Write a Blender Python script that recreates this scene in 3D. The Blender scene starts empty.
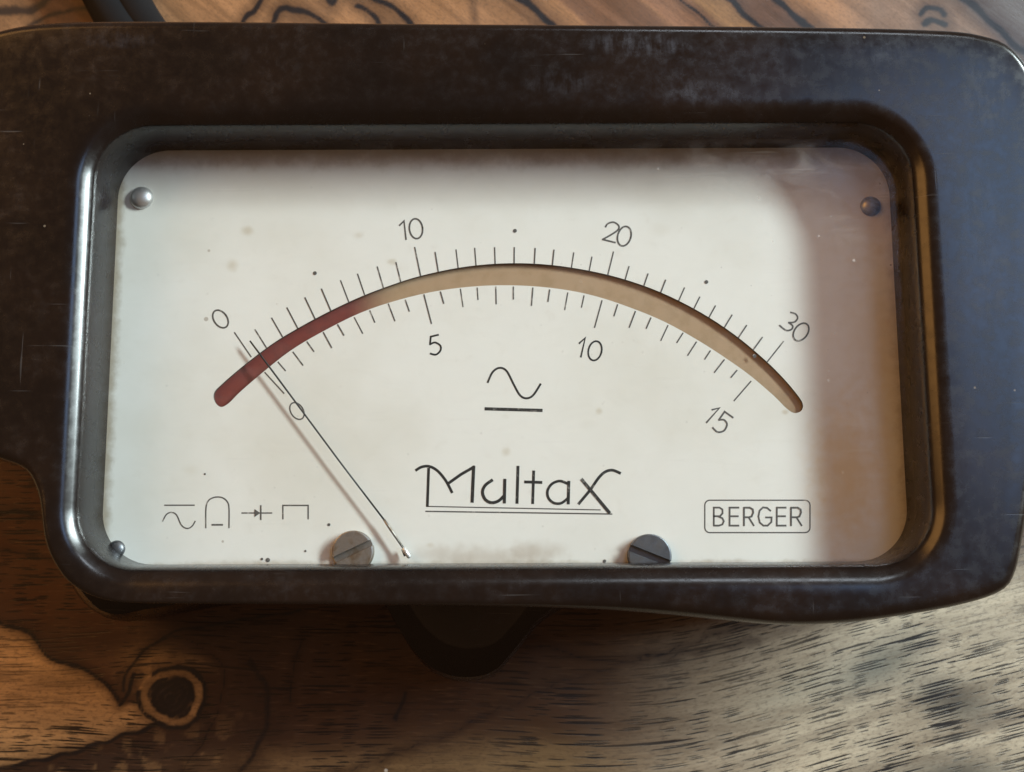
import bpy, bmesh, math, random
import numpy as np
from mathutils import Vector, Matrix
from mathutils.geometry import tessellate_polygon
random.seed(4)
S = bpy.context.scene
C = S.collection

# ------------------------------------------------------------------ camera
W, H, F = 1024, 772, 1150.0
ZT = 0.0                # table top
ZP = 0.030              # dial plate
ZF = 0.037              # front face of the case
D = 0.1157              # camera to the dial
TILT, ROLL = math.radians(8.5), math.radians(-0.25)
cam = bpy.data.cameras.new('camera')
camo = bpy.data.objects.new('camera', cam); C.objects.link(camo); S.camera = camo
camo.matrix_world = (Matrix.Translation((0, -D*math.sin(TILT), ZP + D*math.cos(TILT)))
                     @ Matrix.Rotation(TILT, 4, 'X') @ Matrix.Rotation(ROLL, 4, 'Z'))
cam.sensor_width = 36; cam.lens = F/W*36
cam.clip_start = 0.005; cam.clip_end = 50
cam.dof.use_dof = True; cam.dof.focus_distance = D*1.0; cam.dof.aperture_fstop = cam.lens/0.75
S.render.resolution_x, S.render.resolution_y = W, H

# ------------------------------------------------------------------ light
S.view_settings.view_transform = 'Standard'; S.view_settings.look = 'None'
S.view_settings.exposure = 0; S.view_settings.gamma = 1
world = bpy.data.worlds.new('World'); S.world = world; world.use_nodes = True
bg = world.node_tree.nodes['Background']
bg.inputs[0].default_value = (1.0, 0.55, 0.29, 1); bg.inputs[1].default_value = 0.17

def area(name, to_dir, dist, sx, sy, color, power, target=(0, 0, ZP)):
    l = bpy.data.lights.new(name, 'AREA'); l.shape = 'RECTANGLE'; l.size = sx; l.size_y = sy
    l.color = color; l.energy = power
    o = bpy.data.objects.new(name, l); C.objects.link(o)
    d = Vector(to_dir).normalized()
    o.location = Vector(target) + d*dist
    o.rotation_euler = (-d).to_track_quat('-Z', 'Y').to_euler()
    return o
area('window_light', (9.0, 4.2, 5.4), 1.6, 0.75, 0.17, (0.83, 0.98, 1.0), 58)
area('rim_highlight_light', (2.3, 6.6, 5.8), 1.7, 0.50, 0.18, (0.80, 0.90, 1.0), 3.6)  # added source for highlights on the case rims, no second window known
area('sky_light', (5.1, 2.6, 10.0), 1.7, 0.68, 0.38, (0.34, 0.56, 0.95), 3.3)
area('room_lamp', (-6.2, 3.8, 4.9), 1.5, 1.2, 0.75, (1.0, 0.48, 0.14), 9.5)

# ------------------------------------------------------------------ helpers
MW = camo.matrix_world.copy(); MI = MW.inverted(); CP = MW.translation
def un(px, py, z):
    d = MW.to_3x3() @ Vector(((px-W/2)/F, -(py-H/2)/F, -1))
    t = (z - CP.z)/d.z
    return (CP.x+d.x*t, CP.y+d.y*t, z)

def link(name, me, mat=None, parent=None):
    o = bpy.data.objects.new(name, me); C.objects.link(o)
    if mat: me.materials.append(mat)
    if parent is not None: o.parent = parent
    return o
def mesh(name, vs, fs, mat=None, parent=None, smooth=False):
    me = bpy.data.meshes.new(name); me.from_pydata(vs, [], fs); me.update()
    bm = bmesh.new(); bm.from_mesh(me); bmesh.ops.recalc_face_normals(bm, faces=bm.faces); bm.to_mesh(me); bm.free()
    if smooth: me.shade_smooth()
    return link(name, me, mat, parent)

def catmull(pts, n=8, closed=False):
    P = [Vector(p) for p in pts]; out = []
    m = len(P)
    rng = range(m) if closed else range(m-1)
    for i in rng:
        if closed: a, b, c, d = P[(i-1) % m], P[i], P[(i+1) % m], P[(i+2) % m]
        else: a, b, c, d = P[max(i-1, 0)], P[i], P[i+1], P[min(i+2, m-1)]
        for k in range(n):
            t = k/n
            out.append(0.5*((2*b)+(c-a)*t+(2*a-5*b+4*c-d)*t*t+(3*b-3*c+d-a)*t*t*t))
    if not closed: out.append(P[-1])
    return [tuple(v) for v in out]

# ---- node helpers
class NT:
    def __init__(s, name):
        s.m = bpy.data.materials.new(name); s.m.use_nodes = True; s.t = s.m.node_tree
        s.b = s.t.nodes['Principled BSDF']; s.out = s.t.nodes['Material Output']
    def n(s, typ, **kw):
        nd = s.t.nodes.new(typ)
        for k, v in kw.items(): setattr(nd, k, v)
        return nd
    def set(s, inp, v):
        if isinstance(v, bpy.types.NodeSocket): s.t.links.new(v, inp)
        elif isinstance(v, (tuple, list)): inp.default_value = v if len(v) == len(inp.default_value) else (*v, 1)
        else: inp.default_value = v
    def math(s, op, a, b=0.0, c=None, clamp=False):
        nd = s.n('ShaderNodeMath', operation=op); nd.use_clamp = clamp
        s.set(nd.inputs[0], a); s.set(nd.inputs[1], b)
        if c is not None: s.set(nd.inputs[2], c)
        return nd.outputs[0]
    def ramp(s, x, a, b, lo=0.0, hi=1.0):      # smoothstep
        nd = s.n('ShaderNodeMapRange', interpolation_type='SMOOTHSTEP')
        s.set(nd.inputs[0], x); s.set(nd.inputs[1], a); s.set(nd.inputs[2], b); s.set(nd.inputs[3], lo); s.set(nd.inputs[4], hi)
        return nd.outputs[0]
    def mix(s, f, a, b, mode='MIX'):
        nd = s.n('ShaderNodeMix', data_type='RGBA', blend_type=mode)
        s.set(nd.inputs[0], f); s.set(nd.inputs[6], a); s.set(nd.inputs[7], b)
        return nd.outputs[2]
    def co(s):
        return s.n('ShaderNodeTexCoord').outputs['Object']
    def map(s, v, scale=(1, 1, 1), rot=(0, 0, 0), loc=(0, 0, 0)):
        nd = s.n('ShaderNodeMapping'); s.set(nd.inputs[0], v)
        nd.inputs['Scale'].default_value = scale; nd.inputs['Rotation'].default_value = rot; nd.inputs['Location'].default_value = loc
        return nd.outputs[0]
    def noise(s, v, scale, detail=3, rough=.5, dist=0.0):
        nd = s.n('ShaderNodeTexNoise'); s.set(nd.inputs['Vector'], v)
        nd.inputs['Scale'].default_value = scale; nd.inputs['Detail'].default_value = detail
        nd.inputs['Roughness'].default_value = rough; nd.inputs['Distortion'].default_value = dist
        return nd.outputs[0]
    def voro(s, v, scale, out='Distance', feature='F1', dims='3D'):
        nd = s.n('ShaderNodeTexVoronoi', feature=feature, voronoi_dimensions=dims); s.set(nd.inputs['Vector'], v)
        nd.inputs['Scale'].default_value = scale
        return nd.outputs[out]
    def specks(s, v, scale, size, density):
        nd = s.n('ShaderNodeTexVoronoi'); s.set(nd.inputs['Vector'], v); nd.inputs['Scale'].default_value = scale
        sep = s.n('ShaderNodeSeparateColor'); s.t.links.new(nd.outputs['Color'], sep.inputs[0])
        on = s.math('GREATER_THAN', sep.outputs[0], 1-density)
        sz = s.math('MULTIPLY', sep.outputs[1], size)
        dot = s.ramp(s.math('SUBTRACT', nd.outputs['Distance'], sz), -0.02, 0.02, 1, 0)
        return s.math('MULTIPLY', on, dot)
    def bump(s, h, strength, dist):
        nd = s.n('ShaderNodeBump'); s.set(nd.inputs['Height'], h)
        nd.inputs['Strength'].default_value = strength; nd.inputs['Distance'].default_value = dist
        s.t.links.new(nd.outputs[0], s.b.inputs['Normal'])
    def P(s, **kw):
        for k, v in kw.items(): s.set(s.b.inputs[k.replace('_', ' ')], v)
        return s.m

# ------------------------------------------------------------------ materials
def m_bakelite():
    n = NT('bakelite'); co = n.co()
    big = n.noise(co, 90, 4, .6); fine = n.noise(co, 900, 3, .6); mott = n.noise(co, 700, 5, .7, .0)
    col = n.mix(n.ramp(big, .35, .7), (.0045, .003, .0028), (.010, .0055, .004))
    dustm = n.math('MULTIPLY', n.ramp(mott, .45, .75), n.ramp(big, .4, .62))
    col = n.mix(n.math('MULTIPLY', dustm, .02), col, (.30, .31, .34))
    sp = n.specks(co, 800, .12, .06)
    col = n.mix(n.math('MULTIPLY', sp, .35), col, (.35, .28, .2))
    sxyz = n.n('ShaderNodeSeparateXYZ'); n.set(sxyz.inputs[0], co)
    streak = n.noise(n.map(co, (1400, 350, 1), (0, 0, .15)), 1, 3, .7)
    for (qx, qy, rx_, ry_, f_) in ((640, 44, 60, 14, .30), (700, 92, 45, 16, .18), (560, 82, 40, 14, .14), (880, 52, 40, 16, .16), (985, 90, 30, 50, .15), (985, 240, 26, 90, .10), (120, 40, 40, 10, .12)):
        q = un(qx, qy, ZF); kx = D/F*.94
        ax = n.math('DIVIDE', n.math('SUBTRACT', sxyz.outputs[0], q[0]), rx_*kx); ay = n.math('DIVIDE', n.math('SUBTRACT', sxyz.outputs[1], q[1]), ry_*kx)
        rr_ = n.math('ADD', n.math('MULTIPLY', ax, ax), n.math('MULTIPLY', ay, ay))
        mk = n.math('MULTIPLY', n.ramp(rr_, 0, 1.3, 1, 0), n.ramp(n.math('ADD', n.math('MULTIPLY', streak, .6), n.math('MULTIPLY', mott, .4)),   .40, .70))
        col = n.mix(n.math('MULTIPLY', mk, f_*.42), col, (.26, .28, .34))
    # fine scratches, two directions
    sc1 = n.ramp(n.noise(n.map(co, (120, 2600, 1), (0, 0, .5)), 1, 2), .70, .78)
    sc2 = n.ramp(n.noise(n.map(co, (2600, 140, 1), (0, 0, .3)), 1, 2), .72, .80)
    sc = n.math('MAXIMUM', sc1, sc2)
    col = n.mix(n.math('MULTIPLY', sc, .10), col, (.3, .3, .3))
    geo = n.n('ShaderNodeNewGeometry'); nz = n.n('ShaderNodeSeparateXYZ'); n.set(nz.inputs[0], geo.outputs['Normal'])
    face = n.ramp(nz.outputs[2], .93, .995)
    px_ = n.n('ShaderNodeSeparateXYZ'); n.set(px_.inputs[0], co)
    # the handled right-hand end is scuffed duller than the rest
    worn = n.ramp(n.math('ADD', px_.outputs[0], n.math('MULTIPLY', n.math('SUBTRACT', big, .5), .03)), .004, .040)
    fr_ = n.math('ADD', n.ramp(mott, .35, .7, .19, .27), n.math('MULTIPLY', worn, .035))
    r = n.math('ADD', .25, n.math('MULTIPLY', face, n.math('SUBTRACT', fr_, .25)))
    r = n.math('ADD', r, n.ramp(fine, .35, .7, -.03, .04))
    n.bump(n.math('ADD', n.math('MULTIPLY', fine, .5), n.math('MULTIPLY', sc, -.5)), .16, .00004)
    return n.P(Base_Color=col, Roughness=r, IOR=1.55)
def m_wood():
    n = NT('figured_wood')
    def attr(name): 
        a = n.n('ShaderNodeAttribute'); a.attribute_name = name; return a
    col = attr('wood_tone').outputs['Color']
    grain = attr('grain').outputs['Vector']
    ld = attr('line_distance').outputs['Fac']
    co = n.co()
    # slow tonal drift along the grain
    st = n.noise(n.map(grain, (25, 260, 1)), 1, 5, .6, .6)
    col = n.mix(n.ramp(st, .35, .7, 0, .55), col, (.045, .022, .012), 'MIX')
    fineg = n.noise(n.map(grain, (420, 6500, 1)), 1, 4, .65)
    col = n.mix(n.ramp(fineg, .42, .66, 0, .22), col, (.05, .026, .014))
    lite = n.noise(n.map(grain, (300, 3800, 1), loc=(3, 7, 0)), 1, 3, .6)
    col = n.mix(n.math('MULTIPLY', n.ramp(lite, .55, .75, 0, .25), attr('pores').outputs['Fac']), col, (.36, .22, .12))
    stip = n.noise(n.map(grain, (1500, 3200, 1)), 1, 3, .7)
    col = n.mix(n.ramp(stip, .50, .64, 0, .42), col, (.06, .038, .026))
    # figure lines
    wob = n.noise(co, 700, 4, .7)
    d = n.math('ADD', ld, n.math('MULTIPLY', n.math('SUBTRACT', wob, .5), 3.2))
    line = n.ramp(d, 1.0, 3.4, 1, 0)
    halo = n.ramp(d, 1.5, 15, .55, 0)
    col = n.mix(halo, col, (.035, .018, .012))
    col = n.mix(line, col, (.011, .010, .012))
    # pores: short dashes lying along the grain
    pore = None
    for (a, b, sz, dens, off, rr) in ((135, 3200, .42, .30, 0, 0), (330, 4500, .38, .34, 5, .02), (95, 2700, .40, .11, 9, -.01)):
        v = n.map(grain, (a, b, 1), (0, 0, rr), (off, off*1.7, 0))
        nd = n.n('ShaderNodeTexVoronoi', voronoi_dimensions='2D'); n.set(nd.inputs['Vector'], v); nd.inputs['Scale'].default_value = 1
        sep = n.n('ShaderNodeSeparateColor'); n.t.links.new(nd.outputs['Color'], sep.inputs[0])
        on = n.math('GREATER_THAN', sep.outputs[0], 1-dens)
        rad = n.math('MULTIPLY', n.math('ADD', n.math('MULTIPLY', sep.outputs[1], .6), .4), sz); dot = n.ramp(nd.outputs['Distance'], n.math('MULTIPLY', rad, .82), n.math('MULTIPLY', rad, 1.12), 1, 0)
        p = n.math('MULTIPLY', on, dot)
        pore = p if pore is None else n.math('MAXIMUM', pore, p)
    clump = n.ramp(n.noise(co, 55, 2, .5), .32, .58, .25, 1)
    pore = n.math('MULTIPLY', pore, clump)
    pore = n.math('MULTIPLY', pore, attr('pores').outputs['Fac'])
    col = n.mix(n.math('MULTIPLY', pore, .97), col, (.008, .007, .008))
    sp = n.specks(co, 260, .055, .05)
    col = n.mix(n.math('MULTIPLY', sp, .8), col, (.75, .72, .66))
    n.bump(n.math('ADD', n.math('MULTIPLY', pore, -1.0), n.math('MULTIPLY', fineg, .35)), .6, .00006)
    r = n.ramp(n.noise(co, 130, 3), .3, .7, .29, .42)
    return n.P(Base_Color=col, Roughness=r, IOR=1.5)
def m_plate():
    n = NT('dial_paint'); co = n.co()
    a = n.noise(co, 45, 4, .6); b = n.noise(co, 600, 4, .6)
    col = n.mix(n.ramp(a, .35, .7), (.74, .735, .695), (.66, .645, .585))
    col = n.mix(n.ramp(b, .55, .8, 0, .25), col, (.58, .55, .49))
    # foxing spots
    sp = n.specks(co, 150, .10, .10)
    col = n.mix(n.math('MULTIPLY', sp, .30), col, (.42, .33, .2))
    sp2 = n.specks(co, 420, .10, .05)
    col = n.mix(n.math('MULTIPLY', sp2, .55), col, (.25, .18, .12))
    sx = n.n('ShaderNodeSeparateXYZ'); n.set(sx.inputs[0], co)
    def spot(px, py, rx, ry, c, f, soft=.5):
        nonlocal col
        q = un(px, py, ZP)
        k = (un(px+1, py, ZP)[0]-q[0])
        dx = n.math('DIVIDE', n.math('SUBTRACT', sx.outputs[0], q[0]), rx*k)
        dy = n.math('DIVIDE', n.math('SUBTRACT', sx.outputs[1], q[1]), ry*k)
        r = n.math('SQRT', n.math('ADD', n.math('MULTIPLY', dx, dx), n.math('MULTIPLY', dy, dy)))
        r = n.math('ADD', r, n.math('MULTIPLY', n.math('SUBTRACT', n.noise(co, 900, 3), .5), .9))
        col = n.mix(n.math('MULTIPLY', n.ramp(r, soft*.2, 1.3, 1, 0), f), col, c)
    for p in ((247, 231, 7, 6, .45), (232, 265, 7, 7, .4), (358, 235, 6, 4, .25), (506, 452, 5, 5, .35), (599, 411, 4, 4, .4),
              (190, 470, 9, 6, .12), (430, 545, 5, 3, .3), (392, 262, 6, 4, .4), (785, 412, 4, 3, .5), (660, 230, 12, 8, .1)):
        spot(p[0], p[1], p[2], p[3], (.42, .34, .21), p[4])
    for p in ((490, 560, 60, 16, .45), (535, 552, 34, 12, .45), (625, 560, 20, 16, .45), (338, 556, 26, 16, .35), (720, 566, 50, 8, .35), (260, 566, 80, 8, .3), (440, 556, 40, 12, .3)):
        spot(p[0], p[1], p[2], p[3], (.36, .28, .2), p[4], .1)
    spot(848, 475, 40, 85, (.62, .42, .13), .65, .02); spot(868, 215, 44, 60, (.52, .38, .17), .50, .05); spot(870, 340, 30, 110, (.58, .44, .24), .45, .05)  # amber glow and brown shade of the right end painted into the colour
    # grime gathered along the rim of the opening
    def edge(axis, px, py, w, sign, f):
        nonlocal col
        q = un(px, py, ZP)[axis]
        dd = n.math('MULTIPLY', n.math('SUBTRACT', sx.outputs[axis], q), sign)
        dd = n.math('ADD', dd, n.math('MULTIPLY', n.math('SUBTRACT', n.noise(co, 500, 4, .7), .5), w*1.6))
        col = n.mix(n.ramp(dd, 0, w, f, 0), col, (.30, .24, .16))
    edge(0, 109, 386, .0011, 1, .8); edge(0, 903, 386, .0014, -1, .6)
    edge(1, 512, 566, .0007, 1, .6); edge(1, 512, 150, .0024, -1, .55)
    n.bump(b, .12, .00003)
    return n.P(Base_Color=col, Roughness=.42, IOR=1.48)
def m_ink(name, c, wear):
    n = NT(name); co = n.co()
    a = n.noise(co, 1400, 4, .7); b = n.noise(co, 160, 2)
    k = n.ramp(n.math('ADD', a, n.math('MULTIPLY', n.math('SUBTRACT', b, .5), .5)), .58, .74, 0, wear)
    return n.P(Base_Color=n.mix(k, c, (.55, .53, .48)), Roughness=.5)
def m_metal(name, c, r, stain=(.20, .12, .06), f=.5):
    n = NT(name); co = n.co()
    a = n.noise(co, 500, 4, .6); b = n.noise(n.map(co, (300, 4000, 300), (0, 0, .6)), 1, 2)
    col = n.mix(n.ramp(a, .42, .68, 0, f), c, stain)
    n.bump(b, .25, .00003)
    return n.P(Base_Color=col, Metallic=.85, Roughness=n.ramp(a, .3, .7, r, r+.25))
def m_slot():
    n = NT('scale_backing_paint'); co = n.co()
    sx = n.n('ShaderNodeSeparateXYZ'); n.set(sx.inputs[0], co)
    x0 = un(345, 300, ZP)[0]; x1 = un(398, 300, ZP)[0]
    f = n.ramp(sx.outputs[0], x0, x1)
    a = n.noise(co, 800, 4, .6)
    red = n.mix(n.ramp(a, .4, .7), (.17, .036, .028), (.135, .032, .026))
    tan = n.mix(n.ramp(a, .4, .7), (.37, .255, .155), (.33, .225, .13))
    return n.P(Base_Color=n.mix(f, red, tan), Roughness=.6)
def m_simple(name, c, r, **kw):
    n = NT(name); co = n.co()
    a = n.noise(co, 400, 3)
    return n.P(Base_Color=n.mix(n.ramp(a, .3, .7, 0, .35), c, tuple(x*.6 for x in c)), Roughness=r, **kw)
def m_glass():
    n = NT('window_glass'); co = n.co(); t = n.t
    tr = n.n('ShaderNodeBsdfTransparent'); tr.inputs[0].default_value = (.985, .985, .98, 1)
    gl = n.n('ShaderNodeBsdfGlossy'); gl.inputs['Roughness'].default_value = .12
    fr = n.n('ShaderNodeFresnel'); fr.inputs[0].default_value = 1.45
    df = n.n('ShaderNodeBsdfDiffuse'); df.inputs[0].default_value = (.62, .58, .54, 1)
    m1 = n.n('ShaderNodeMixShader'); t.links.new(n.math('MULTIPLY', fr.outputs[0], .25), m1.inputs[0]); t.links.new(tr.outputs[0], m1.inputs[1]); t.links.new(gl.outputs[0], m1.inputs[2])
    sx = n.n('ShaderNodeSeparateXYZ'); n.set(sx.inputs[0], co)
    q = un(800, 150, ZP+.003); 
    # dust film thicker towards the upper right corner, with specks and wipe marks
    far = n.math('ADD', n.math('MULTIPLY', n.math('SUBTRACT', sx.outputs[0], q[0]), .55), n.math('SUBTRACT', sx.outputs[1], q[1]))
    zone = n.ramp(far, -.016, .008, .12, 1)
    cloud = n.ramp(n.noise(n.map(co, (1, 1.8, 1), (0, 0, .5)), 170, 5, .65, 1.0), .42, .75, .0, .16)
    wipe = n.ramp(n.noise(n.map(co, (90, 2200, 1), (0, 0, -.55)), 1, 2), .66, .80, 0, .22)
    film = n.math('MULTIPLY', n.math('ADD', cloud, wipe), zone)
    s1 = n.math('MULTIPLY', n.specks(co, 1000, .15, .12), .45)
    s2 = n.math('MULTIPLY', n.specks(co, 420, .07, .05), .45)
    s = n.math('MULTIPLY', n.math('MAXIMUM', s1, s2), n.ramp(far, -.03, 0, .15, 1))
    fac = n.math('MAXIMUM', film, s)
    m2 = n.n('ShaderNodeMixShader'); t.links.new(fac, m2.inputs[0]); t.links.new(m1.outputs[0], m2.inputs[1]); t.links.new(df.outputs[0], m2.inputs[2])
    t.links.new(m2.outputs[0], n.out.inputs[0])
    return n.m

BAKE, WOOD, PLATE = m_bakelite(), m_wood(), m_plate()
INK, INK2 = m_ink('black_ink', (.018, .018, .017), .35), m_ink('faded_ink', (.085, .08, .075), .6)
GLASS, SLOT = m_glass(), m_slot()
STEEL = m_metal('tarnished_steel', (.36, .34, .31), .34, (.16, .10, .05), .85)
DARKSTEEL = m_metal('dark_steel', (.16, .17, .185), .32, (.10, .07, .05))
NICKEL = m_metal('nickel', (.62, .62, .62), .28, (.3, .27, .22), .3)
NEEDLE = m_simple('needle_black', (.02, .02, .02), .4)
TIN = m_simple('bright_tin', (.85, .85, .83), .25, Metallic=.6)
RUBBER = m_simple('black_rubber', (.003, .003, .004), .75, Specular_IOR_Level=.25)
SLOTDARK = m_simple('slot_dirt', (.05, .035, .025), .8)
EDGE = m_simple('cut_edge', (.10, .085, .07), .7)

# ------------------------------------------------------------------ table (setting)
def build_table():
    fx = np.arange(-.085, .0851, .00034); fy = np.arange(-.070, .0751, .00034)
    def ext(a, lim):
        lo = np.linspace(-lim, a[0], 14)[:-1]; hi = np.linspace(a[-1], lim, 14)[1:]
        return np.concatenate([lo, a, hi])
    xs, ys = ext(fx, .45), ext(fy, .40)
    X, Y = np.meshgrid(xs, ys); nx, ny = len(xs), len(ys)
    M = np.array(MI)
    cx = M[0, 0]*X+M[0, 1]*Y+M[0, 3]; cy = M[1, 0]*X+M[1, 1]*Y+M[1, 3]; cz = M[2, 0]*X+M[2, 1]*Y+M[2, 3]
    px = cx/-cz*F+W/2; py = H/2-cy/-cz*F
    rs = np.random.RandomState(3)
    def vnoise(scale, seed):
        r = np.random.RandomState(seed); out = np.zeros_like(px)
        for k in range(9):
            a = r.uniform(0, 2*np.pi); f = scale*r.uniform(.6, 1.7)
            out += np.sin((px*np.cos(a)+py*np.sin(a))*f+r.uniform(0, 6.28))
        return out/9**.5/1.4
    wx = px+1.5*vnoise(.05, 1)+2*vnoise(.13, 2); wy = py+1.5*vnoise(.05, 3)+2*vnoise(.14, 4)
    dist = np.full_like(px, 60.0)
    def add(pts, w=1.0, closed=False, strength=0.0):
        nonlocal dist
        q = catmull([(p[0], p[1], 0) for p in pts], 5, closed)
        if closed: q = q+[q[0]]
        for a, b in zip(q[:-1], q[1:]):
            ax, ay, bx, by = a[0], a[1], b[0], b[1]
            x0, x1 = min(ax, bx)-60, max(ax, bx)+60; y0, y1 = min(ay, by)-60, max(ay, by)+60
            m = (wx > x0) & (wx < x1) & (wy > y0) & (wy < y1)
            if not m.any(): continue
            dx, dy = bx-ax, by-ay; L = dx*dx+dy*dy+1e-9
            t = np.clip(((wx[m]-ax)*dx+(wy[m]-ay)*dy)/L, 0, 1)
            dd = np.hypot(wx[m]-ax-t*dx, wy[m]-ay-t*dy)/w + strength
            dist[m] = np.minimum(dist[m], dd)
    # figure lines near the lower left
    add([(-160, 560), (-60, 600), (0, 624), (30, 633), (50, 654), (75, 667), (103, 682), (116, 700)], .9)
    add([(-260, 830), (-120, 795), (0, 768), (60, 756), (110, 741), (150, 728), (180, 722), (200, 706), (203, 686), (190, 671), (176, 667)], 1.0)
    add([(160, 640), (186, 640), (210, 650), (224, 670), (221, 700), (206, 735), (170, 790)], .6, strength=.8)
    add([(120, 690), (128, 668), (146, 650), (175, 634), (230, 622), (300, 612)], .8, strength=.4)
    add([(118, 705), (126, 690), (134, 672)], .9)
    add([(240, 770), (262, 735), (270, 700), (250, 660)], 2.0, strength=1.2)
    add([(300, 640), (294, 668), (290, 700)], .8, strength=1.0)
    add([(395, 720), (402, 706), (404, 692)], 1.2, strength=.8)
    add([(318, 780), (420, 745), (520, 700), (600, 670), (760, 640)], .7, strength=1.6)
    add([(500, 640), (620, 660), (700, 640), (800, 612)], .6, strength=1)
        # behind the meter
    add([(236, 45), (245, 20), (257, 9), (264, -10), (262, -40)], 1.1)
    add([(270, 40), (276, 18), (284, 10), (297, 12), (320, 19), (330, 40)], 1.2)
    add([(318, -20), (332, 3), (340, -15)], 1.4)
    add([(340, -8), (372, -1), (388, 4), (400, 13), (410, 23), (420, 50)], 1.4)
    add([(358, 6), (368, 12), (378, 22), (380, 40)], 1.0)
    add([(-30, 6), (10, 12), (40, 5), (60, -10)], 2.4, strength=.5); add([(30, 26), (60, 14), (95, 10)], 1.8, strength=1)
    for x0, k in ((522, 1.5), (682, .7), (727, 1.3), (777, 1.6), (965, 1.7), (1040, 1.2)):
        add([(x0-30, -26), (x0, 0), (x0+27, 23), (x0+60, 50), (x0+120, 90)], k)
    add([(922, 16), (928, 8), (940, 7), (944, 14)], 1.2); add([(924, 26), (932, 20), (944, 24)], 1.3)
    add([(455, -10), (470, 4), (476, 24)], .7, strength=1.5)
    # left under the overhang
    add([(-80, 515), (0, 512), (60, 516)], .9, strength=.6); add([(-80, 560), (10, 552), (60, 560)], .6, strength=1)
    # knot
    rk = np.hypot((px-173)/1.08, (py-697)) + 1.3*np.sin(np.arctan2(py-697, px-172)*3+1) + 1.3*vnoise(.14, 21)+.8*vnoise(.3, 22)
    ringd = np.abs(rk-30.5)
    kn = np.where(rk < 19.5, 0.0, 60)
    kn2 = np.where(rk < 19.5, np.abs(((rk+2.0*np.sin(np.arctan2(py-697, px-172)*2)) % 6.5)-3.2)*.75, 60)
    inside = rk < 29
    dist = np.where(inside, np.maximum(dist, 20), dist)
    dist = np.minimum(dist, np.where((px > 150) | (py > 690), ringd*.9+.2, 60))
    dist = np.minimum(dist, np.clip((rk-19.5)*.9, 0.2, 60)+np.where(rk < 19.5, kn2, 0))
    # tone
    def g(cx_, cy_, sx_, sy_, rot=0):
        c, s = math.cos(rot), math.sin(rot)
        u = (px-cx_)*c+(py-cy_)*s; v = -(px-cx_)*s+(py-cy_)*c
        return np.exp(-(u/sx_)**2-(v/sy_)**2)
    def ss(x, a, b):
        t = np.clip((x-a)/(b-a), 0, 1); return t*t*(3-2*t)
    tan = np.array([.72, .48, .225]); brown = np.array([.070, .034, .019]); pale = np.array([.50, .41, .295])
    dark = np.array([.030, .020, .017]); red = np.array([.095, .042, .020]); green = np.array([.10, .11, .095])
    col = np.ones(px.shape+(3,))*brown
    def lay(c, f):
        nonlocal col
        f = np.clip(f, 0, 1)[..., None]; col = col*(1-f)+c*f
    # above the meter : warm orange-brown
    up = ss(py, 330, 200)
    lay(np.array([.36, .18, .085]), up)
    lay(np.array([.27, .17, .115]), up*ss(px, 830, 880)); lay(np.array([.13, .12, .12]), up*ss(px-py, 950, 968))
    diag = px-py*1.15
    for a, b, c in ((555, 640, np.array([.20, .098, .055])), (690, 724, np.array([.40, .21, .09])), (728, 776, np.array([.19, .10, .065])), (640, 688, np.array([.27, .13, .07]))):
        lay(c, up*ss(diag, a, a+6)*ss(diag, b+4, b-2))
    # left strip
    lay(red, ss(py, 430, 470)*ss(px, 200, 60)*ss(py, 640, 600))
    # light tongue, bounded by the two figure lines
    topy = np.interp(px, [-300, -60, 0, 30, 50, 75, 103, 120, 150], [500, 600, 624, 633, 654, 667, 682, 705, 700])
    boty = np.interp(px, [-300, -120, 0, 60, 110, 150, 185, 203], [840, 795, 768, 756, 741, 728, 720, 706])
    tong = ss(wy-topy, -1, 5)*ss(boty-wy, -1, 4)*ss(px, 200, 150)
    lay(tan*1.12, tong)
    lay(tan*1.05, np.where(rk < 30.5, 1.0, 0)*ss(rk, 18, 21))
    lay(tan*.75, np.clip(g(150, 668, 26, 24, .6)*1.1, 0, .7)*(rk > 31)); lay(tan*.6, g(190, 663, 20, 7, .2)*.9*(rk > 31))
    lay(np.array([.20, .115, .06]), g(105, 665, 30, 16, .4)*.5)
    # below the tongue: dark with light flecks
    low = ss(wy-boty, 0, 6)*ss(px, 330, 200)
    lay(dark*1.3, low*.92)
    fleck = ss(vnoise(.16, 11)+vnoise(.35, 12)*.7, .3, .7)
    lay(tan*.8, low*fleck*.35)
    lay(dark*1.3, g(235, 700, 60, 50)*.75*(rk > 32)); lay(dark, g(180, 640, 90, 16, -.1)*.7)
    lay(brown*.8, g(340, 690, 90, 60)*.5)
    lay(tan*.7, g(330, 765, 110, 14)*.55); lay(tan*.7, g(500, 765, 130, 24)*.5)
    # right: paler wood; window sheen and shadow edge painted into the tone
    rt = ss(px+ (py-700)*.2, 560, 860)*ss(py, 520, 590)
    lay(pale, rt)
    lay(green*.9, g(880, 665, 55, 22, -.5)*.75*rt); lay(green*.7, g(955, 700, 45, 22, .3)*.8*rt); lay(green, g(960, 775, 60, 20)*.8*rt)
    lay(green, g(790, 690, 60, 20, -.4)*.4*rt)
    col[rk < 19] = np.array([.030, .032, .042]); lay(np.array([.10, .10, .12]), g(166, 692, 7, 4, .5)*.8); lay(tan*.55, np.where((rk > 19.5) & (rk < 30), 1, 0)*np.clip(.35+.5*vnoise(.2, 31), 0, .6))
    # grain direction: level at the left, climbing to the right
    ang = np.radians(14)*ss(px, 450, 850)*ss(py, 300, 500) - np.radians(40)*ss(py, 300, 150)
    bend = 16*g(172, 697, 90, 60)*np.sin((py-697)/40.)
    GX = X*1.0; GY = Y-np.tan(ang)*0
    # integrate slope approximately: v = y - slope*x around x=0.02
    GV = Y - np.tan(ang)*(X-.02) + bend*.00012
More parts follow.
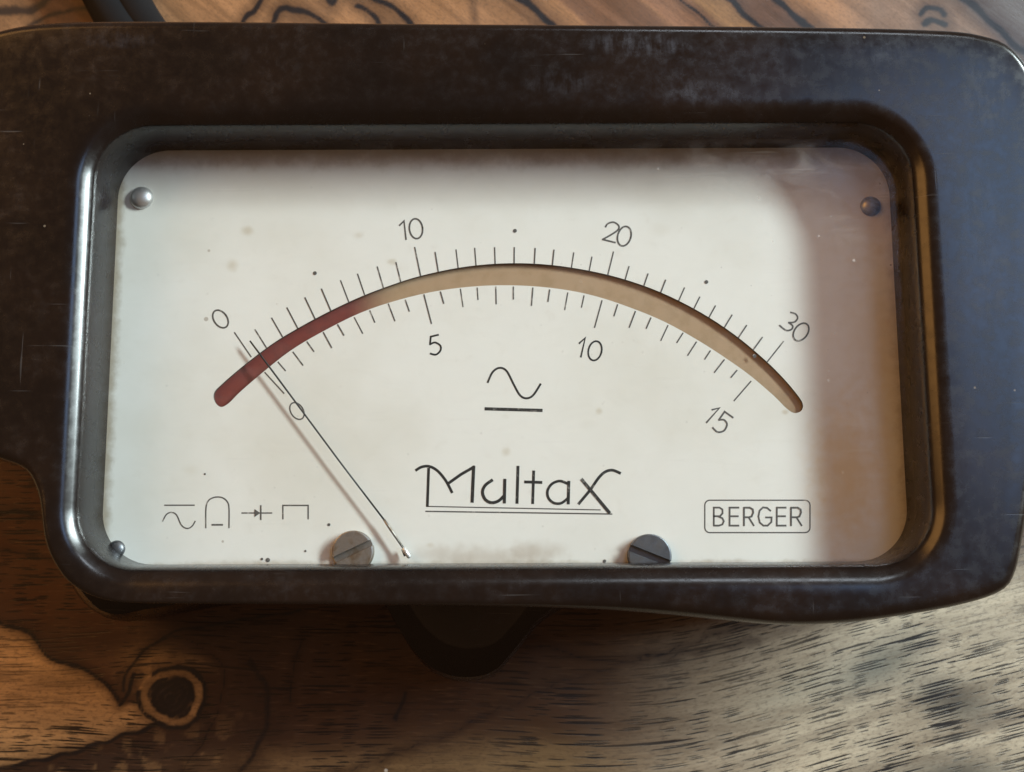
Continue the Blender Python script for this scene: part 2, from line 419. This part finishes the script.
    GU = X + np.tan(ang)*Y
    vs = np.stack([X, Y, np.full_like(X, ZT)], -1).reshape(-1, 3)
    idx = np.arange(nx*ny).reshape(ny, nx)
    q = np.stack([idx[:-1, :-1], idx[:-1, 1:], idx[1:, 1:], idx[1:, :-1]], -1).reshape(-1, 4)
    # slab sides and underside
    x0, x1, y0, y1 = xs[0], xs[-1], ys[0], ys[-1]
    n0 = len(vs)
    low_v = np.array([[x0, y0, -.022], [x1, y0, -.022], [x1, y1, -.022], [x0, y1, -.022]])
    vs = np.concatenate([vs, low_v])
    me = bpy.data.meshes.new('table')
    faces = [tuple(r) for r in q.tolist()]
    faces.append(tuple(idx[0, ::-1].tolist()+[n0, n0+1])); faces.append(tuple(idx[-1, :].tolist()+[n0+2, n0+3]))
    faces.append(tuple(idx[:, 0].tolist()+[n0+3, n0])); faces.append(tuple(idx[::-1, -1].tolist()+[n0+1, n0+2]))
    faces.append((n0+3, n0+2, n0+1, n0))
    me.from_pydata(vs.tolist(), [], faces)
    def pad(a): return np.concatenate([a, np.repeat(a[:1], 4, 0)])
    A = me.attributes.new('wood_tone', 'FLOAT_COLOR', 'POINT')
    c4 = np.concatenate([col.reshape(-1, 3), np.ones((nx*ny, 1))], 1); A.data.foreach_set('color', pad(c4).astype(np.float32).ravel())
    A = me.attributes.new('grain', 'FLOAT_VECTOR', 'POINT')
    g3 = np.stack([GU, GV, GU*0], -1).reshape(-1, 3); A.data.foreach_set('vector', pad(g3).astype(np.float32).ravel())
    A = me.attributes.new('line_distance', 'FLOAT', 'POINT'); A.data.foreach_set('value', pad(dist.reshape(-1, 1)).astype(np.float32).ravel())
    pr = np.clip(1-.9*up, 0, 1)*(rk > 32)
    A = me.attributes.new('pores', 'FLOAT', 'POINT'); A.data.foreach_set('value', pad(pr.reshape(-1, 1)).astype(np.float32).ravel())
    me.update()
    o = link('table', me, WOOD); o['kind'] = 'structure'; o['label'] = 'polished figured wood table top with dark pores and a round knot'
    return o
build_table()

# ------------------------------------------------------------------ the meter
meter = bpy.data.objects.new('multimeter', None); C.objects.link(meter)
meter.empty_display_size = .02
meter['label'] = 'old dark brown bakelite multimeter with white needle dial lying on the wood table'
meter['category'] = 'multimeter'

def rrect(x0, x1, y0, y1, r, n=22, m=60):
    """rounded rectangle, counter-clockwise, equal vertex count per side"""
    P = []
    for cx, cy, a0 in ((x1-r, y1-r, 0), (x0+r, y1-r, 90), (x0+r, y0+r, 180), (x1-r, y0+r, 270)):
        for k in range(n+1):
            a = math.radians(a0+90*k/n); P.append((cx+r*math.cos(a), cy+r*math.sin(a)))
    out = []
    for i, p in enumerate(P):
        q = P[(i+1) % len(P)]; out.append(p)
        if (i+1) % (n+1) == 0:
            for k in range(1, m): out.append((p[0]+(q[0]-p[0])*k/m, p[1]+(q[1]-p[1])*k/m))
    return out
def fitrect(l, r, t, b, z):
    """opening measured at its mid edges"""
    return [un(l, 386, z)[0], un(r, 386, z)[0], un(512, b, z)[1], un(512, t, z)[1]]
R0 = fitrect(109, 900, 149, 563, ZP); R1 = fitrect(54, 951, 97, 598, ZF)
def wl(w):
    a = [R0[i]+(R1[i]-R0[i])*w for i in range(4)]
    return rrect(*a, .0052+(.0088-.0052)*w)

# outline of the case front, z = ZF
OUT = [(-62, 100), (-48, 48), (-5, 28), (60, 19), (200, 18), (400, 20), (600, 21.5), (800, 23.5), (920, 26), (980, 31), (1018, 48), (1042, 95), (1050, 200),
       (1046, 350), (1036, 470), (1026, 540), (1018, 575), (1004, 592), (965, 605), (905, 616), (850, 623), (790, 625), (730, 620), (670, 614), (600, 609), (500, 606), (300, 604), (160, 603),
       (105, 600), (70, 585), (52, 563), (43, 540), (39, 510), (32, 486), (20, 468), (-8, 457), (-48, 444), (-66, 415), (-66, 250)]
outl = [Vector(un(p[0], p[1], ZF)[:2]) for p in catmull([(a, b, 0) for a, b in OUT], 8, True)]
def ray_loop(poly, center, n=720, ref=None):
    """sample polygon on the rays through the reference points"""
    res = []
    m = len(poly)
    for p in ref:
        d = (Vector(p)-center); best = None
        for i in range(m):
            a, b = poly[i], poly[(i+1) % m]
            e = b-a; den = d.x*e.y-d.y*e.x
            if abs(den) < 1e-18: continue
            ac = a-center
            t = (ac.x*e.y-ac.y*e.x)/den; u = (ac.x*d.y-ac.y*d.x)/den
            if t > 0 and -1e-6 <= u <= 1+1e-6: best = t if best is None else max(best, t)
        res.append(center+d*best)
    return res
inner1 = wl(1.0)
cen = Vector(((R1[0]+R1[1])/2, (R1[2]+R1[3])/2))
ol = ray_loop(outl, cen, ref=inner1)
# relax: sample outer loop densely also by smoothing along its normal
def normals(lp):
    out = []
    m = len(lp)
    for i in range(m):
        t = (Vector(lp[(i+1) % m])-Vector(lp[i-1])); t.normalize(); out.append(Vector((t.y, -t.x)))
    for _ in range(3):
        out = [(out[i-1]+out[i]*2+out[(i+1) % m]).normalized() for i in range(m)]
    return out
nrm = normals(ol)
def off(lp, nr, d): return [Vector(p)+n_*d for p, n_ in zip(lp, nr)]

loops = []
prof = [(0, -7.9), (0, -6.7), (.02, -4.2), (.035, -3.0), (.055, -2.2), (.085, -1.65), (.125, -1.25), (.17, -1.0), (.30, -.70), (.44, -.405), (.50, -.30), (.57, -.20), (.65, -.12), (.75, -.055), (.87, -.012), (1, 0)]
for w, z in prof: loops.append([(x, y, ZF+z*.001) for x, y in wl(w)])
rfs = [min(.0011, .85*max((o_-Vector(i_)).dot(n_), .0002)) for i_, o_, n_ in zip(inner1, ol, nrm)]
for _ in range(12): rfs = [min(rfs[i], (rfs[i-1]+rfs[i]+rfs[(i+1) % len(rfs)])/3) for i in range(len(rfs))]
for f in (.25, .5, .75):
    lp = [(Vector(i_)*(1-f)+(o_-n_*q_)*f) for i_, o_, n_, q_ in zip(inner1, ol, nrm, rfs)]
    loops.append([(p.x, p.y, ZF) for p in lp])
for k in range(0, 9):
    a = math.pi/2*k/8
    loops.append([(o_.x-n_.x*q_*(1-math.sin(a)), o_.y-n_.y*q_*(1-math.sin(a)), ZF-q_*(1-math.cos(a))) for o_, n_, q_ in zip(ol, nrm, rfs)])
for d, z in ((.0002, ZF-.004), (.0002, ZF-.009), (-.0012, ZF-.012), (-.004, ZF-.0135), (-.012, ZF-.0137)):
    lp = off(ol, nrm, d) if d > -.006 else [cen+(p-cen)*.88 for p in ol]
    loops.append([(p.x, p.y, z) for p in lp])
N = len(inner1); vs = [v for lp in loops for v in lp]; fs = []
for i in range(len(loops)-1):
    for j in range(N): fs.append((i*N+j, i*N+(j+1) % N, (i+1)*N+(j+1) % N, (i+1)*N+j))
case = mesh('case', vs, fs, BAKE, meter, True)

# lower body under the overhanging front
BASE = [(52, 470), (44, 530), (52, 572), (70, 606), (98, 626), (140, 620), (220, 608), (330, 604), (372, 606), (388, 628), (408, 660), (432, 682), (462, 690), (492, 684), (516, 660),
        (545, 626), (585, 606), (640, 600), (700, 602), (770, 606), (850, 602), (930, 590), (980, 572), (1000, 540), (1008, 400), (1010, 200), (960, 110), (500, 90), (120, 110), (60, 200), (52, 330)]
bl = [Vector(un(p[0], p[1], .016)[:2]) for p in catmull([(a, b, 0) for a, b in BASE], 5, True)]
bl.reverse() if sum(bl[i-1].cross(bl[i]) for i in range(len(bl))) < 0 else None
bn = normals(bl); NB = len(bl)
lo = []
for d, z in ((-.0016, .0004), (-.0004, .001), (0, .002), (-.0001, .008), (-.0005, .012), (-.0013, .0158), (-.0024, .0186), (-.0036, .0202), (-.0046, .0209)):
    lo.append([(p.x, p.y, z) for p in off(bl, bn, d)])
bc = Vector((0, .006))
for f_, z in ((.95, .0211), (.8, .02115), (.65, .0212), (.5, .0213), (.49, .0220), (.485, .0255)): lo.append([(bc.x+(p.x-bc.x)*f_*.98, bc.y+(p.y-bc.y)*f_, z) for p in bl])
vs = [v for l_ in lo for v in l_]
fs = [(i*NB+j, i*NB+(j+1) % NB, (i+1)*NB+(j+1) % NB, (i+1)*NB+j) for i in range(len(lo)-1) for j in range(NB)]
fs.append(tuple(range(NB))); 
mesh('lower_body', vs, fs, BAKE, meter, True)

# ---- dial plate with its curved slot
# circle of the slot from three points of its outer and inner edges
def circ(p, q, r):
    A = np.array([[q[0]-p[0], q[1]-p[1]], [r[0]-p[0], r[1]-p[1]]])*2
    b = np.array([q[0]**2+q[1]**2-p[0]**2-p[1]**2, r[0]**2+r[1]**2-p[0]**2-p[1]**2])
    c = np.linalg.solve(A, b); return Vector(c), math.hypot(c[0]-p[0], c[1]-p[1])
SO = [(214, 393), (222, 384), (243, 366), (272, 344), (300, 327), (330, 311), (360, 297), (390, 285.5), (420, 276), (460, 267.5), (500, 263.5), (540, 264), (580, 269), (620, 278), (660, 292), (700, 312), (735, 335),
      (765, 360), (785, 380), (799, 397), (803, 405)]
SI = [(801, 411), (794, 413), (786, 408), (774, 396), (752, 377), (730, 361), (700, 341.5), (665, 322), (630, 307.5), (595, 296), (560, 289), (520, 285.5), (480, 286), (440, 290.5), (400, 299.5), (360, 313),
      (320, 333), (290, 351), (262, 373), (240, 392), (229, 403), (221, 407), (215, 402)]
slot = [Vector(un(p[0], p[1], ZP)[:2]) for p in catmull([(a, b, 0) for a, b in SO+SI], 4, True)]
pr_ = rrect(R0[0]-.0016, R0[1]+.0016, R0[2]-.0016, R0[3]+.0016, .005, 8, 4)
outer3 = [Vector((x, y, ZP)) for x, y in pr_]; hole3 = [Vector((p.x, p.y, ZP)) for p in slot]
tris = tessellate_polygon([outer3, hole3])
allv = outer3+hole3; no = len(outer3); nh = len(hole3)
# the plate sits in a rebate of the case: outer rim stays inside the bakelite
vs = [tuple(v) for v in allv]+[(v.x, v.y, ZP-.0004) for v in allv]
fs = [tuple(t) for t in tris]+[tuple(i+no+nh for i in reversed(t)) for t in tris]
for j in range(no): k = (j+1) % no; fs.append((j, k, k+no+nh, j+no+nh))
for j in range(nh): k = (j+1) % nh; fs.append((no+j, no+k, no+k+no+nh, no+j+no+nh))
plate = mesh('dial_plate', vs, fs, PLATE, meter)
plate.data.materials.append(EDGE)
for p in plate.data.polygons:
    if abs(p.normal.z) < .5: p.material_index = 1
# coloured strip seen through the slot
a_, b_ = un(195, 430, ZP-.0008), un(825, 240, ZP-.0008)
def box(name, x0, x1, y0, y1, z0, z1, mat, parent):
    vs = [(x, y, z) for z in (z0, z1) for y in (y0, y1) for x in (x0, x1)]
    fs = [(0, 2, 3, 1), (4, 5, 7, 6), (0, 1, 5, 4), (2, 6, 7, 3), (0, 4, 6, 2), (1, 3, 7, 5)]
    return mesh(name, vs, fs, mat, parent)
box('scale_backing', a_[0], b_[0], a_[1], b_[1], ZP-.0016, ZP-.00044, SLOT, meter)
# floor of the well closing the case
box('movement_tray', R0[0]-.002, R0[1]+.002, R0[2]-.002, R0[3]+.002, ZP-.0026, ZP-.0017, BAKE, meter)

# ---- printing on the dial
LAYER = [0]
def ribbon(pts, w, z, taper=False):
    """mitred flat stroke of width w (px) through pixel points"""
    P = [Vector(un(p[0], p[1], ZP)[:2]) for p in pts]
    hw = w*D/F/2; L, R = [], []
    m = len(P)
    for i in range(m):
        a = P[max(i-1, 0)]; b = P[min(i+1, m-1)]
        d1 = (P[i]-a).normalized() if i > 0 else (b-P[i]).normalized()
        d2 = (b-P[i]).normalized() if i < m-1 else d1
        t = (d1+d2).normalized(); n_ = Vector((-t.y, t.x)); k = 1/max(.5, n_.dot(Vector((-d1.y, d1.x))))
        c = P[i]
        if i == 0: c = c-d1*hw*.5
        if i == m-1: c = c+d1*hw*.5
        L.append(c+n_*hw*k); R.append(c-n_*hw*k)
    vs = [(p.x, p.y, z) for p in L+R]
    return vs, [(i, i+1, m+i+1, m+i) for i in range(m-1)]
def prnt(name, strokes, mat, label=None, polys=()):
    vs, fs = [], []
    for k, (pts, w, sm) in enumerate(strokes):
        q = catmull([(a, b, 0) for a, b in pts], 6) if sm else pts
        v, f = ribbon([(a[0], a[1]) for a in q], w, ZP+.000012+.000004*(k % 6))
        o = len(vs); vs += v; fs += [tuple(i+o for i in t) for t in f]
    for pl in polys:
        o = len(vs); vs += [(*un(a, b, ZP)[:2], ZP+.00004) for a, b in pl]; fs.append(tuple(range(o, o+len(pl))))
    me = bpy.data.meshes.new(name); me.from_pydata(vs, [], fs)
    me.update()
    # face up
    bm = bmesh.new(); bm.from_mesh(me)
    for f in bm.faces:
        if f.normal.z < 0: f.normal_flip()
    bm.to_mesh(me); bm.free()
    o = link(name, me, mat, plate)
    if label: o['label'] = label
    return o
def ell(cx, cy, rx, ry, rot, w):
    r = math.radians(rot); pts = []
    for k in range(25):
        a = 2*math.pi*k/24; x, y = rx*math.cos(a), ry*math.sin(a)
        pts.append((cx+x*math.cos(r)-y*math.sin(r), cy+x*math.sin(r)+y*math.cos(r)))
    return (pts, w, False)
UP = [(234.5, 332.5), (255, 329.5), (271.7, 318), (287, 307.7), (305, 297.6), (321.6, 289), (340.6, 280.6), (357.6, 274), (377.3, 266.8), (396, 262.5), (414.8, 247.4), (435.2, 252.3), (456, 249.8),
      (474.7, 248.2), (494.6, 247.5), (514.3, 247.5), (535.2, 248.4), (554, 250), (573.7, 252.7), (591.9, 257), (613.5, 251.7), (629, 266.5), (648, 273.8), (665.6, 280), (684.4, 287.8), (699.7, 297),
      (715.4, 305.8), (732, 315), (746.6, 325.4), (762.4, 337.3), (783.5, 341.4)]
pc = un(514, 585, ZP)
def foot(p, r_in):
    """inner end of a tick where it meets the slot's edge (px)"""
    best = None
    for a in SOd:
        # angle match along the tick direction
        d = abs(math.atan2(a[0]-516, 640-a[1])-math.atan2(p[0]-516, 640-p[1]))
        if best is None or d < best[0]: best = (d, a)
    return best[1]
SOd = catmull([(a, b, 0) for a, b in SO], 10)
st = []
for i, p in enumerate(UP):
    # ticks fan slightly: direction interpolated from measured ones
    t = (i-15)/15; ang = math.radians(0.5+ (37.0 if t < 0 else 40.5)*t*(1-.06*abs(t)))
    d = (-math.sin(ang), math.cos(ang))
    hit = None
    best = 99
    for k in range(8, 60):
        q = (p[0]+d[0]*k*.5, p[1]+d[1]*k*.5)
        dm = min(math.hypot(q[0]-s[0], q[1]-s[1]) for s in SOd)
        if dm < best: best, hit = dm, q
    st.append(([p, hit], 1.35, False))
prnt('upper_scale_ticks', st, INK2, 'thin grey tick marks above the slot, from 0 to 30')
LOW = [((264.8, 372.4), (284, 393.4)), ((278, 362), (285.5, 370.7)), ((293, 352), (303, 365.3)), ((307, 341.8), (314, 351.5)), ((323.4, 332.4), (331.8, 347.8)), ((337.7, 324.6), (344, 335.3)),
       ((354.3, 317.5), (362.7, 333.4)), ((369.9, 310.7), (374.8, 322.4)), ((388.4, 303.9), (394.9, 321)), ((405.4, 300), (409.3, 311.3)), ((424, 294.7), (431.5, 323.6)), ((440.5, 291.8), (443.8, 303.5)),
       ((460.4, 289), (463, 306.8)), ((477.2, 287.9), (478, 299.6)), ((495.8, 286.9), (496.2, 304)), ((513.4, 286.9), (513.4, 299.2)), ((532.9, 287.9), (531.5, 305.5)), ((549.7, 289.8), (548, 301.6)),
       ((567.7, 292.8), (564.7, 309.8)), ((584, 295.7), (581.5, 307.4)), ((602, 300.6), (594.6, 327.5)), ((617.6, 304.6), (614, 316)), ((635.4, 311.4), (629.3, 327.4)), ((650.9, 317.8), (646.3, 328.4)),
       ((667.9, 325.4), (660.8, 340.6)), ((683, 333), (676.8, 342.7)), ((696.4, 341.9), (687.7, 355.4)), ((710.3, 350.8), (704.7, 359.2)), ((724.3, 359.7), (714.4, 372.4)), ((737, 370.3), (731, 377.4)),
       ((751, 381.2), (734, 400.8))]
prnt('lower_scale_ticks', [([a, b], 1.35, False) for a, b in LOW], INK2, 'thin dark tick marks below the slot, from 0 to 15')
g_ = 1.75
prnt('numeral', [ell(220.5, 319, 6.6, 9.8, -35, g_)], INK2, 'number 0 at the left end of the upper scale')
prnt('numeral', [([(399.4, 225.5), (404, 221), (406, 239.5)], 1.8, False), ell(416, 228.7, 6.6, 10, -7, 1.8)], INK2, 'number 10 of the upper scale')
prnt('numeral', [([(605.4, 227), (608, 223.6), (613.7, 222.3), (618.6, 225.6), (618, 229.8), (611, 234.8), (602.8, 239.4)], 1.8, True), ([(602.4, 239.4), (615.2, 242.6)], 1.8, False), ell(624.3, 236.2, 6.6, 10, 16, 1.8)], INK2, 'number 20 of the upper scale')
prnt('numeral', [([(790.5, 312.4), (795.5, 314), (797.6, 318), (794.5, 322), (788.6, 322.6)], g_, True), ([(788.6, 322.6), (792.6, 325.8), (791.4, 329.4), (786, 330.3), (779.5, 325.4)], g_, True), ell(801, 332, 6.6, 9.8, 36, g_)], INK2, 'number 30 of the upper scale')
prnt('numeral', [ell(297, 411, 6.2, 9.2, -33, 1.4)], INK2, 'number 0 of the lower scale, crossed by the needle')
prnt('numeral', [([(438.4, 334.8), (430.8, 336.6), (430.0, 344.4)], 1.9, False), ([(430.0, 344.4), (435, 342.5), (440.3, 345.6), (440.4, 350.6), (436, 354.6), (430.4, 353.6)], 1.9, True)], INK, 'number 5 of the lower scale')
prnt('numeral', [([(579.2, 343.4), (585.2, 338), (580.8, 357)], 1.9, False), ell(595, 350.8, 6.6, 9.8, 13, 1.8)], INK, 'number 10 of the lower scale')
prnt('numeral', [([(712, 409.8), (719.4, 408), (706.4, 422.6)], 1.8, False), ([(733, 417.6), (724.6, 411.6), (718.8, 420.0)], 1.8, False), ([(718.8, 420), (724, 419.9), (727, 424.4), (724, 430.6), (717.6, 432), (712.6, 427.6)], 1.8, True)], INK2, 'number 15 of the lower scale')
prnt('current_symbol', [([(487.7, 382.4), (492.6, 372.2), (499.4, 367.9), (506.6, 371), (514, 385), (520, 395.2), (526.4, 398.3), (533.2, 395.2), (540.6, 384)], 2.1, True), ([(485.4, 408.8), (541.8, 410.4)], 3.2, False)], INK, 'wave over a bar in the middle of the dial')
prnt('small_symbol', [([(164.6, 505.2), (194.5, 505.2)], 1.3, False), ([(162.8, 521.2), (166.4, 514.6), (171.5, 512.4), (176.6, 515), (181.4, 525), (187, 528.4), (192, 526.3), (195.2, 521.2)], 1.3, True)], INK2, 'small wave under a bar')
prnt('small_symbol', [([(205.8, 527.9), (206, 508), (208.4, 500.8), (213, 497.8), (218, 497), (223, 498), (227.2, 501.6), (229, 508), (229, 527.9)], 1.4, True), ([(212, 524.8), (222.6, 524.8)], 1.7, False)], INK2, 'small horseshoe magnet outline')
prnt('small_symbol', [([(241.8, 513), (272, 513)], 1.3, False), ([(260.8, 505.6), (260.8, 519.6)], 1.6, False)], INK2, 'small diode symbol', polys=[[(254.6, 509), (254.6, 517), (260.4, 513)]])
prnt('small_symbol', [([(282.9, 519), (282.9, 505.4), (308.2, 505.4), (308.2, 519)], 1.4, False)], INK2, 'small open bracket')
prnt('lettering', [
    ([(416, 470.3), (421.6, 467), (429.3, 466.4), (437.5, 470.8), (445.7, 480.5), (452, 492.4)], 2.7, True), ([(428.7, 468.6), (427.4, 506.2)], 2.7, False),
    ([(449.2, 482.8), (461, 474.4), (474.2, 466.8)], 2.9, False), ([(473.7, 466.6), (472.2, 501.8)], 3.2, False),
    ([(492.2, 480.2), (485.4, 485.2), (482.6, 491.8), (485, 499), (491, 502.6), (498, 501.2), (503.6, 496.4)], 3.0, True), ([(504.9, 479.6), (504.4, 502.6)], 3.0, False),
    ([(518, 466.6), (517, 503)], 3.0, False), ([(533.7, 471.2), (532.7, 503.3)], 2.8, False), ([(525, 481.9), (541.6, 482.4)], 2.8, False),
    ([(567, 483.4), (560, 481), (552.4, 483.6), (547.8, 490), (548.2, 497.4), (553.6, 502.8), (561, 503.2), (567.6, 498.6)], 2.6, True), ([(568.8, 481.6), (568.3, 503.6)], 2.9, False),
    ([(581.8, 479.5), (609.4, 512.6)], 3.2, False), ([(578.7, 503.8), (590.3, 489.8), (598.4, 478.2), (605, 472), (612.4, 470.2), (620.2, 473.2)], 2.8, True)], INK, 'the word Multax in angular script')
prnt('underline', [([(427.4, 506.4), (600.4, 509.9)], 1.1, False), ([(425.8, 511.3), (612, 514)], 1.3, False)], INK2, 'two thin lines under the word Multax')
def rr_px(x0, x1, y0, y1, r):
    P = []
    for cx, cy, a0 in ((x1-r, y0+r, -90), (x1-r, y1-r, 0), (x0+r, y1-r, 90), (x0+r, y0+r, 180)):
        for k in range(7):
            a = math.radians(a0+15*k); P.append((cx+r*math.cos(a), cy+r*math.sin(a)))
    return P+[P[0]]
prnt('badge_frame', [(rr_px(704.8, 810, 500.2, 532.6, 5), 1.25, False)], INK2, 'thin rounded frame round the maker name')
w_ = 1.75; T, B_, M_ = 507.6, 525.6, 516.2
def E(x0, x1): return [([(x1, T), (x0, T), (x0, B_), (x1, B_)], w_, False), ([(x0, M_), (x1-.6, M_)], w_, False)]
def Rr(x0, x1): return [([(x0, B_), (x0, T)], w_, False), ([(x0, T), (x1-4, T), (x1-1, T+1.8), (x1-.6, T+5), (x1-2.2, M_+.3), (x1-5, M_+1), (x0, M_+1)], w_, False), ([(x1-5, M_+1.4), (x1, B_)], w_, False)]
bg_ = [([(713.8, B_), (713.8, T), (719.5, T), (722.4, T+1.8), (722.6, T+5.6), (720, M_), (713.8, M_)], w_, False), ([(718, M_+.2), (722.4, M_+2), (723.8, M_+5), (722.4, B_-1.2), (719, B_), (713.8, B_)], w_, False)]
bg_ += E(729.6, 738.8)+Rr(744, 753.8)+[([(770.6, 510.8), (767, 507.8), (763, 507.4), (759.6, 510.6), (758.4, 516.6), (759.8, 522.6), (763.4, 525.6), (767.6, 525.6), (771.4, 522), (771.6, 517.4), (765.6, 517.4)], w_, False)]
bg_ += E(776.8, 786)+Rr(791, 801.6)
prnt('lettering', bg_, INK2, 'the word BERGER inside its frame')
def dotp(x, y, r): return [(x+r*math.cos(a*math.pi/5), y+r*math.sin(a*math.pi/5)) for a in range(10)]
for x_, y_ in ((315, 273.2), (515, 230.8), (706.4, 282)):
    prnt('guide_dot', [], INK2, polys=[dotp(x_, y_, 1.9)])
prnt('dirt_specks', [], INK2, polys=[dotp(329, 524.6, 1.5), dotp(205, 474, 1.0), dotp(305.5, 551, 1.1), dotp(604.6, 561, 1.6), dotp(268, 560, 2.2), dotp(262, 559, 1.3), dotp(754.5, 356, 2.0)])['kind'] = 'stuff'

# ---- fixings on the dial
def screw_head(name, px, py, rpx, rot, mat, label):
    q = un(px, py, ZP+.0009); r = rpx*(D-.0009)/F; h = .0009
    e = bpy.data.objects.new(name, None)
    gw = .14*r; dv, df = [], []
    def half(sgn):
        a0 = math.asin(gw/r); n = 20; pts = []
        for k in range(n+1):
            a = a0+(math.pi-2*a0)*k/n; pts.append((r*math.cos(a), sgn*r*math.sin(a)))
        o = len(dv); m = len(pts)
        cy = sgn*r*.4
        for z, s in ((ZP+.00002, 1), (ZP+h*.82, 1), (ZP+h*.96, .97), (ZP+h, .90)):
            for x, y in pts: dv.append((x*s, cy+(y-cy)*s if s < 1 else y, z))
        for l_ in range(3):
            for k in range(m): df.append((o+l_*m+k, o+l_*m+(k+1) % m, o+(l_+1)*m+(k+1) % m, o+(l_+1)*m+k))
        df.append(tuple(o+3*m+k for k in range(m)))
    half(1); half(-1)
    # groove floor
    o = len(dv); 
    for k in range(32): a = 2*math.pi*k/32; dv.append((r*.985*math.cos(a), r*.985*math.sin(a), ZP+h*.38))
    df.append(tuple(range(o, o+32)))
    c, s = math.cos(rot), math.sin(rot)
    dv = [(q[0]+x*c-y*s, q[1]+x*s+y*c, z) for x, y, z in dv]
    ob = mesh(name, dv, df, mat, meter); ob['label'] = label
    return ob
screw_head('screw', 352.5, 551.5, 20.5, math.radians(25), STEEL, 'tarnished grey slotted screw left of the needle foot')
screw_head('screw', 650, 556, 21.5, math.radians(-22), DARKSTEEL, 'dark bluish slotted screw right of the lettering')
def rivet(px, py, rpx, mat, label):
    q = un(px, py, ZP+.0005); r = rpx*D/F; vs, fs = [], []
    n, m = 28, 8
    for i in range(m):
        a = math.pi/2*i/m
        for k in range(n):
            b = 2*math.pi*k/n; vs.append((q[0]+r*math.cos(a)*math.cos(b), q[1]+r*math.cos(a)*math.sin(b), ZP+.00002+r*.62*math.sin(a)))
    vs.append((q[0], q[1], ZP+.00002+r*.62))
    for i in range(m-1):
        for k in range(n): fs.append((i*n+k, i*n+(k+1) % n, (i+1)*n+(k+1) % n, (i+1)*n+k))
    for k in range(n): fs.append(((m-1)*n+k, (m-1)*n+(k+1) % n, m*n))
    o = mesh('rivet', vs, fs, mat, meter, True); o['label'] = label
rivet(140, 196.5, 12, NICKEL, 'domed grey rivet in the upper left corner of the dial')
rivet(872, 205, 10.5, STEEL, 'domed rivet in the shaded upper right corner of the dial')
rivet(115, 549, 8.5, DARKSTEEL, 'small dark rivet at the lower left corner of the dial')

# ---- needle
def tube(name, pts, rads, mat, parent, n=10):
    vs, fs = [], []
    P = [Vector(p) for p in pts]
    for i, p in enumerate(P):
        t = (P[min(i+1, len(P)-1)]-P[max(i-1, 0)]).normalized()
        u = t.cross(Vector((0, 0, 1))).normalized(); v = u.cross(t)
        r = rads[i] if isinstance(rads, (list, tuple)) else rads
        for k in range(n):
            a = 2*math.pi*k/n; vs.append(tuple(p+u*r*math.cos(a)+v*r*math.sin(a)))
    for i in range(len(P)-1):
        for k in range(n): fs.append((i*n+k, i*n+(k+1) % n, (i+1)*n+(k+1) % n, (i+1)*n+k))
    fs.append(tuple(range(n))); fs.append(tuple(range((len(P)-1)*n, len(P)*n)))
    return mesh(name, vs, fs, mat, parent, True)
ZN = ZP+.00085; k_ = D/F
needle = tube('needle', [un(250, 341, ZN), un(262, 357, ZN), un(291, 396, ZN), un(340, 462, ZN), un(385, 521, ZN)], [.85*k_, .95*k_, .9*k_, .85*k_, .9*k_], NEEDLE, meter)
tube('needle_arm', [un(384, 519.5, ZN), un(389, 527, ZN), un(404, 549, ZN)], [1.3*k_, 1.5*k_, 1.15*k_], STEEL, needle)
tube('ferrule', [un(403, 547.5, ZN), un(404, 549, ZN), un(409, 556.5, ZN), un(409.8, 558, ZN)], [1.4*k_, 2.5*k_, 2.3*k_, 1.2*k_], TIN, needle)
tube('balance_tail', [un(402.6, 549, ZN-.0003), un(405.5, 556, ZN-.0003)], 1.6*k_, NEEDLE, needle)

# ---- glass
gr = rrect(*[R0[i]+(R1[i]-R0[i])*.10 for i in range(4)], .0058, 8, 2)
m = len(gr)
vs = [(x, y, ZP+.0024) for x, y in gr]+[(x, y, ZP+.0034) for x, y in gr]
fs = [tuple(range(m)), tuple(range(m, 2*m))]+[(j, (j+1) % m, m+(j+1) % m, m+j) for j in range(m)]
gl = mesh('glass_pane', vs, fs, GLASS, meter); gl['label'] = 'clear glass over the dial, dusty towards the upper right'

# ------------------------------------------------------------------ cable behind the meter
lead = bpy.data.objects.new('test_lead', None); C.objects.link(lead)
lead['label'] = 'black twin cable coming out behind the top left of the meter'; lead['category'] = 'cable'
for (xa, xb, r_) in ((105, 117, .0025), (132, 144, .0025)):
    z0 = .0023
    ps = [un(xa-150, -260, z0), un(xa-70, -110, z0), un(xa-22, -40, z0), un(xa-4, -5, z0), un(xb, 24, z0+.002), un(xb+24, 60, z0+.006), un(xb+40, 95, .012)]
    ps = catmull(ps, 6)
    tube('strand', ps, r_, RUBBER, lead, 16)
